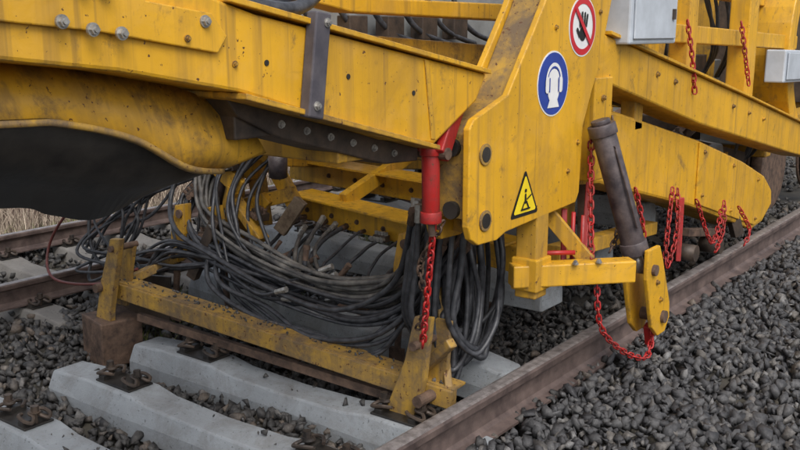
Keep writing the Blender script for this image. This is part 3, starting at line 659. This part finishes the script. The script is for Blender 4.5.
v=[(X0+.0052,cy+q*math.cos(math.pi*i/n),cz+.01+q*1.1*math.sin(math.pi*i/n)) for q in (.068,.060) for i in range(n+1)]
obj('band_gap',v,[[i,i+1,n+2+i,n+1+i] for i in range(n)],m_sblue,es)
for s in (-1,1): rr(cy+s*.068,cz-.005,.036,.078,0,X0+.0065,m_white,es,'ear_muff'); rr(cy+s*.046,cz-.005,.01,.07,0,X0+.0075,m_sblue,es,'muff_gap')
ws=empty('warning_sign'); cy,cz=3.765,1.125
def rtri(h,x,mat,name,r=.012):
    pts=[]; cen=[(0,h*.62),(-h*.62,-h*.42),(h*.62,-h*.42)]
    for i,(a,b2) in enumerate(cen):
        a0=[30,150,270][i]
        for k in range(7):
            an=math.radians(a0+20*k); pts.append((cy+a+r*math.cos(an),cz+b2+r*math.sin(an)))
    return poly(pts,x,mat,ws,name)
rtri(.185,X0,m_black,'border'); rtri(.150,X0+.002,m_syel,'yellow_field',.009)
rr(cy,cz-.005,.016,.05,0,X0+.004,m_black,ws,'figure_body'); disc(cy,cz+.034,.009,X0+.0055,m_black,ws,'figure_head')
rr(cy-.02,cz-.035,.010,.045,-.6,X0+.0045,m_black,ws,'leg_1'); rr(cy+.02,cz-.035,.010,.045,.6,X0+.005,m_black,ws,'leg_2'); rr(cy,cz-.055,.09,.009,0,X0+.006,m_black,ws,'rail_mark'); rr(cy+.03,cz+.0,.05,.008,.4,X0+.0065,m_black,ws,'arm')

# ---------------------------------------------------------------- vegetation
def blades(name,n,xr,yr,h0,h1,w,mat,lean=.35,zf=None,clump=None):
    x=rng.uniform(*xr,n); y=rng.uniform(*yr,n)
    if clump:
        cx=rng.uniform(*xr,clump); cyy=rng.uniform(*yr,clump); k=rng.integers(0,clump,n); x=cx[k]+rng.normal(0,.12,n); y=cyy[k]+rng.normal(0,.12,n)
    z=bh(x,y)-.03; h=rng.uniform(h0,h1,n); a=rng.uniform(0,6.28,n); l=rng.normal(0,lean,(n,2))*h[:,None]
    V=np.zeros((n,5,3)); dx=np.cos(a)*w/2; dy=np.sin(a)*w/2
    V[:,0]=np.stack([x-dx,y-dy,z],1); V[:,1]=np.stack([x+dx,y+dy,z],1)
    V[:,2]=np.stack([x-dx*.7+l[:,0]*.35,y-dy*.7+l[:,1]*.35,z+h*.6],1); V[:,3]=np.stack([x+dx*.7+l[:,0]*.35,y+dy*.7+l[:,1]*.35,z+h*.6],1)
    V[:,4]=np.stack([x+l[:,0],y+l[:,1],z+h],1)
    base=np.arange(n)*5
    T3=np.concatenate([np.stack([base,base+1,base+3],1),np.stack([base,base+3,base+2],1),np.stack([base+2,base+3,base+4],1)])
    me=D.meshes.new(name); V=V.reshape(-1,3); me.vertices.add(len(V)); me.vertices.foreach_set('co',V.astype(np.float32).ravel())
    me.loops.add(T3.size); me.loops.foreach_set('vertex_index',T3.astype(np.int32).ravel()); me.polygons.add(len(T3)); me.polygons.foreach_set('loop_start',np.arange(0,T3.size,3,dtype=np.int32))
    me.update(calc_edges=True); me.materials.append(mat); o=D.objects.new(name,me); sc.collection.objects.link(o); return o
blades('dry_grass',30000,(-17,-9.0),(4,18),.3,.9,.010,m_dry,.45)
blades('dry_grass',20000,(-40,-17),(6,45),.5,1.1,.03,m_dry,.4)
blades('dry_shrub_twigs',14000,(-16,-9.6),(5,22),.7,1.5,.008,m_twig,.3,clump=260)
blades('green_grass',4500,(-9.5,-8.2),(3,12),.06,.22,.008,m_green,.6)
blades('green_grass',1600,(-5.6,-4.9),(3.5,7),.04,.15,.007,m_green,.6,clump=25)
V=[];F=[]
cl=[(rng.uniform(-120,60),rng.uniform(55,80),rng.uniform(1.5,4.5)) for _ in range(110)]
for cx_,cy_,r in cl:
    for k in range(90):
        p=rng.normal(size=3); p/=np.linalg.norm(p); p*=r*rng.uniform(.5,1)
        c=np.array([cx_,cy_,r*.7])+p*[1,1,.9]; a=rng.normal(size=3);a/=np.linalg.norm(a); b3=np.cross(a,rng.normal(size=3)); b3/=np.linalg.norm(b3); s=rng.uniform(.2,.45)
        o=len(V); V+=[tuple(c+a*s),tuple(c+b3*s),tuple(c-a*s),tuple(c-b3*s)]; F.append((o,o+1,o+2,o+3))
me=D.meshes.new('distant_hedge'); me.from_pydata(V,[],F); me.materials.append(m_leaf); o=D.objects.new('distant_hedge',me); sc.collection.objects.link(o)

# ---------------------------------------------------------------- light
w=D.worlds.new('World'); sc.world=w; w.use_nodes=True; nt=w.node_tree; bg=nt.nodes['Background']
sky=nt.nodes.new('ShaderNodeTexSky'); sky.sky_type='NISHITA'; sky.sun_disc=False
el,az=math.radians(50),math.radians(125)
sky.sun_elevation=el; sky.sun_rotation=az; sky.air_density=1; sky.dust_density=4
hsv=nt.nodes.new('ShaderNodeHueSaturation'); hsv.inputs['Saturation'].default_value=.4; hsv.inputs['Value'].default_value=1.3
nt.links.new(sky.outputs[0],hsv.inputs['Color']); nt.links.new(hsv.outputs[0],bg.inputs[0]); bg.inputs[1].default_value=.15
sd=D.lights.new('sun','SUN'); sd.energy=1.5; sd.angle=math.radians(35); sd.color=(1,.975,.95)
so=D.objects.new('sun',sd); sc.collection.objects.link(so)
dirv=Vector((math.sin(az)*math.cos(el),math.cos(az)*math.cos(el),math.sin(el)))
so.rotation_euler=dirv.to_track_quat('Z','Y').to_euler()

# ---------------------------------------------------------------- camera
cd=D.cameras.new('camera'); co=D.objects.new('camera',cd); sc.collection.objects.link(co)
cd.lens=40.95; cd.sensor_width=36; cd.clip_end=1500; cd.clip_start=.05
co.location=(0,0,1.9); co.rotation_euler=(math.radians(78),0,math.radians(37.3))
sc.camera=co
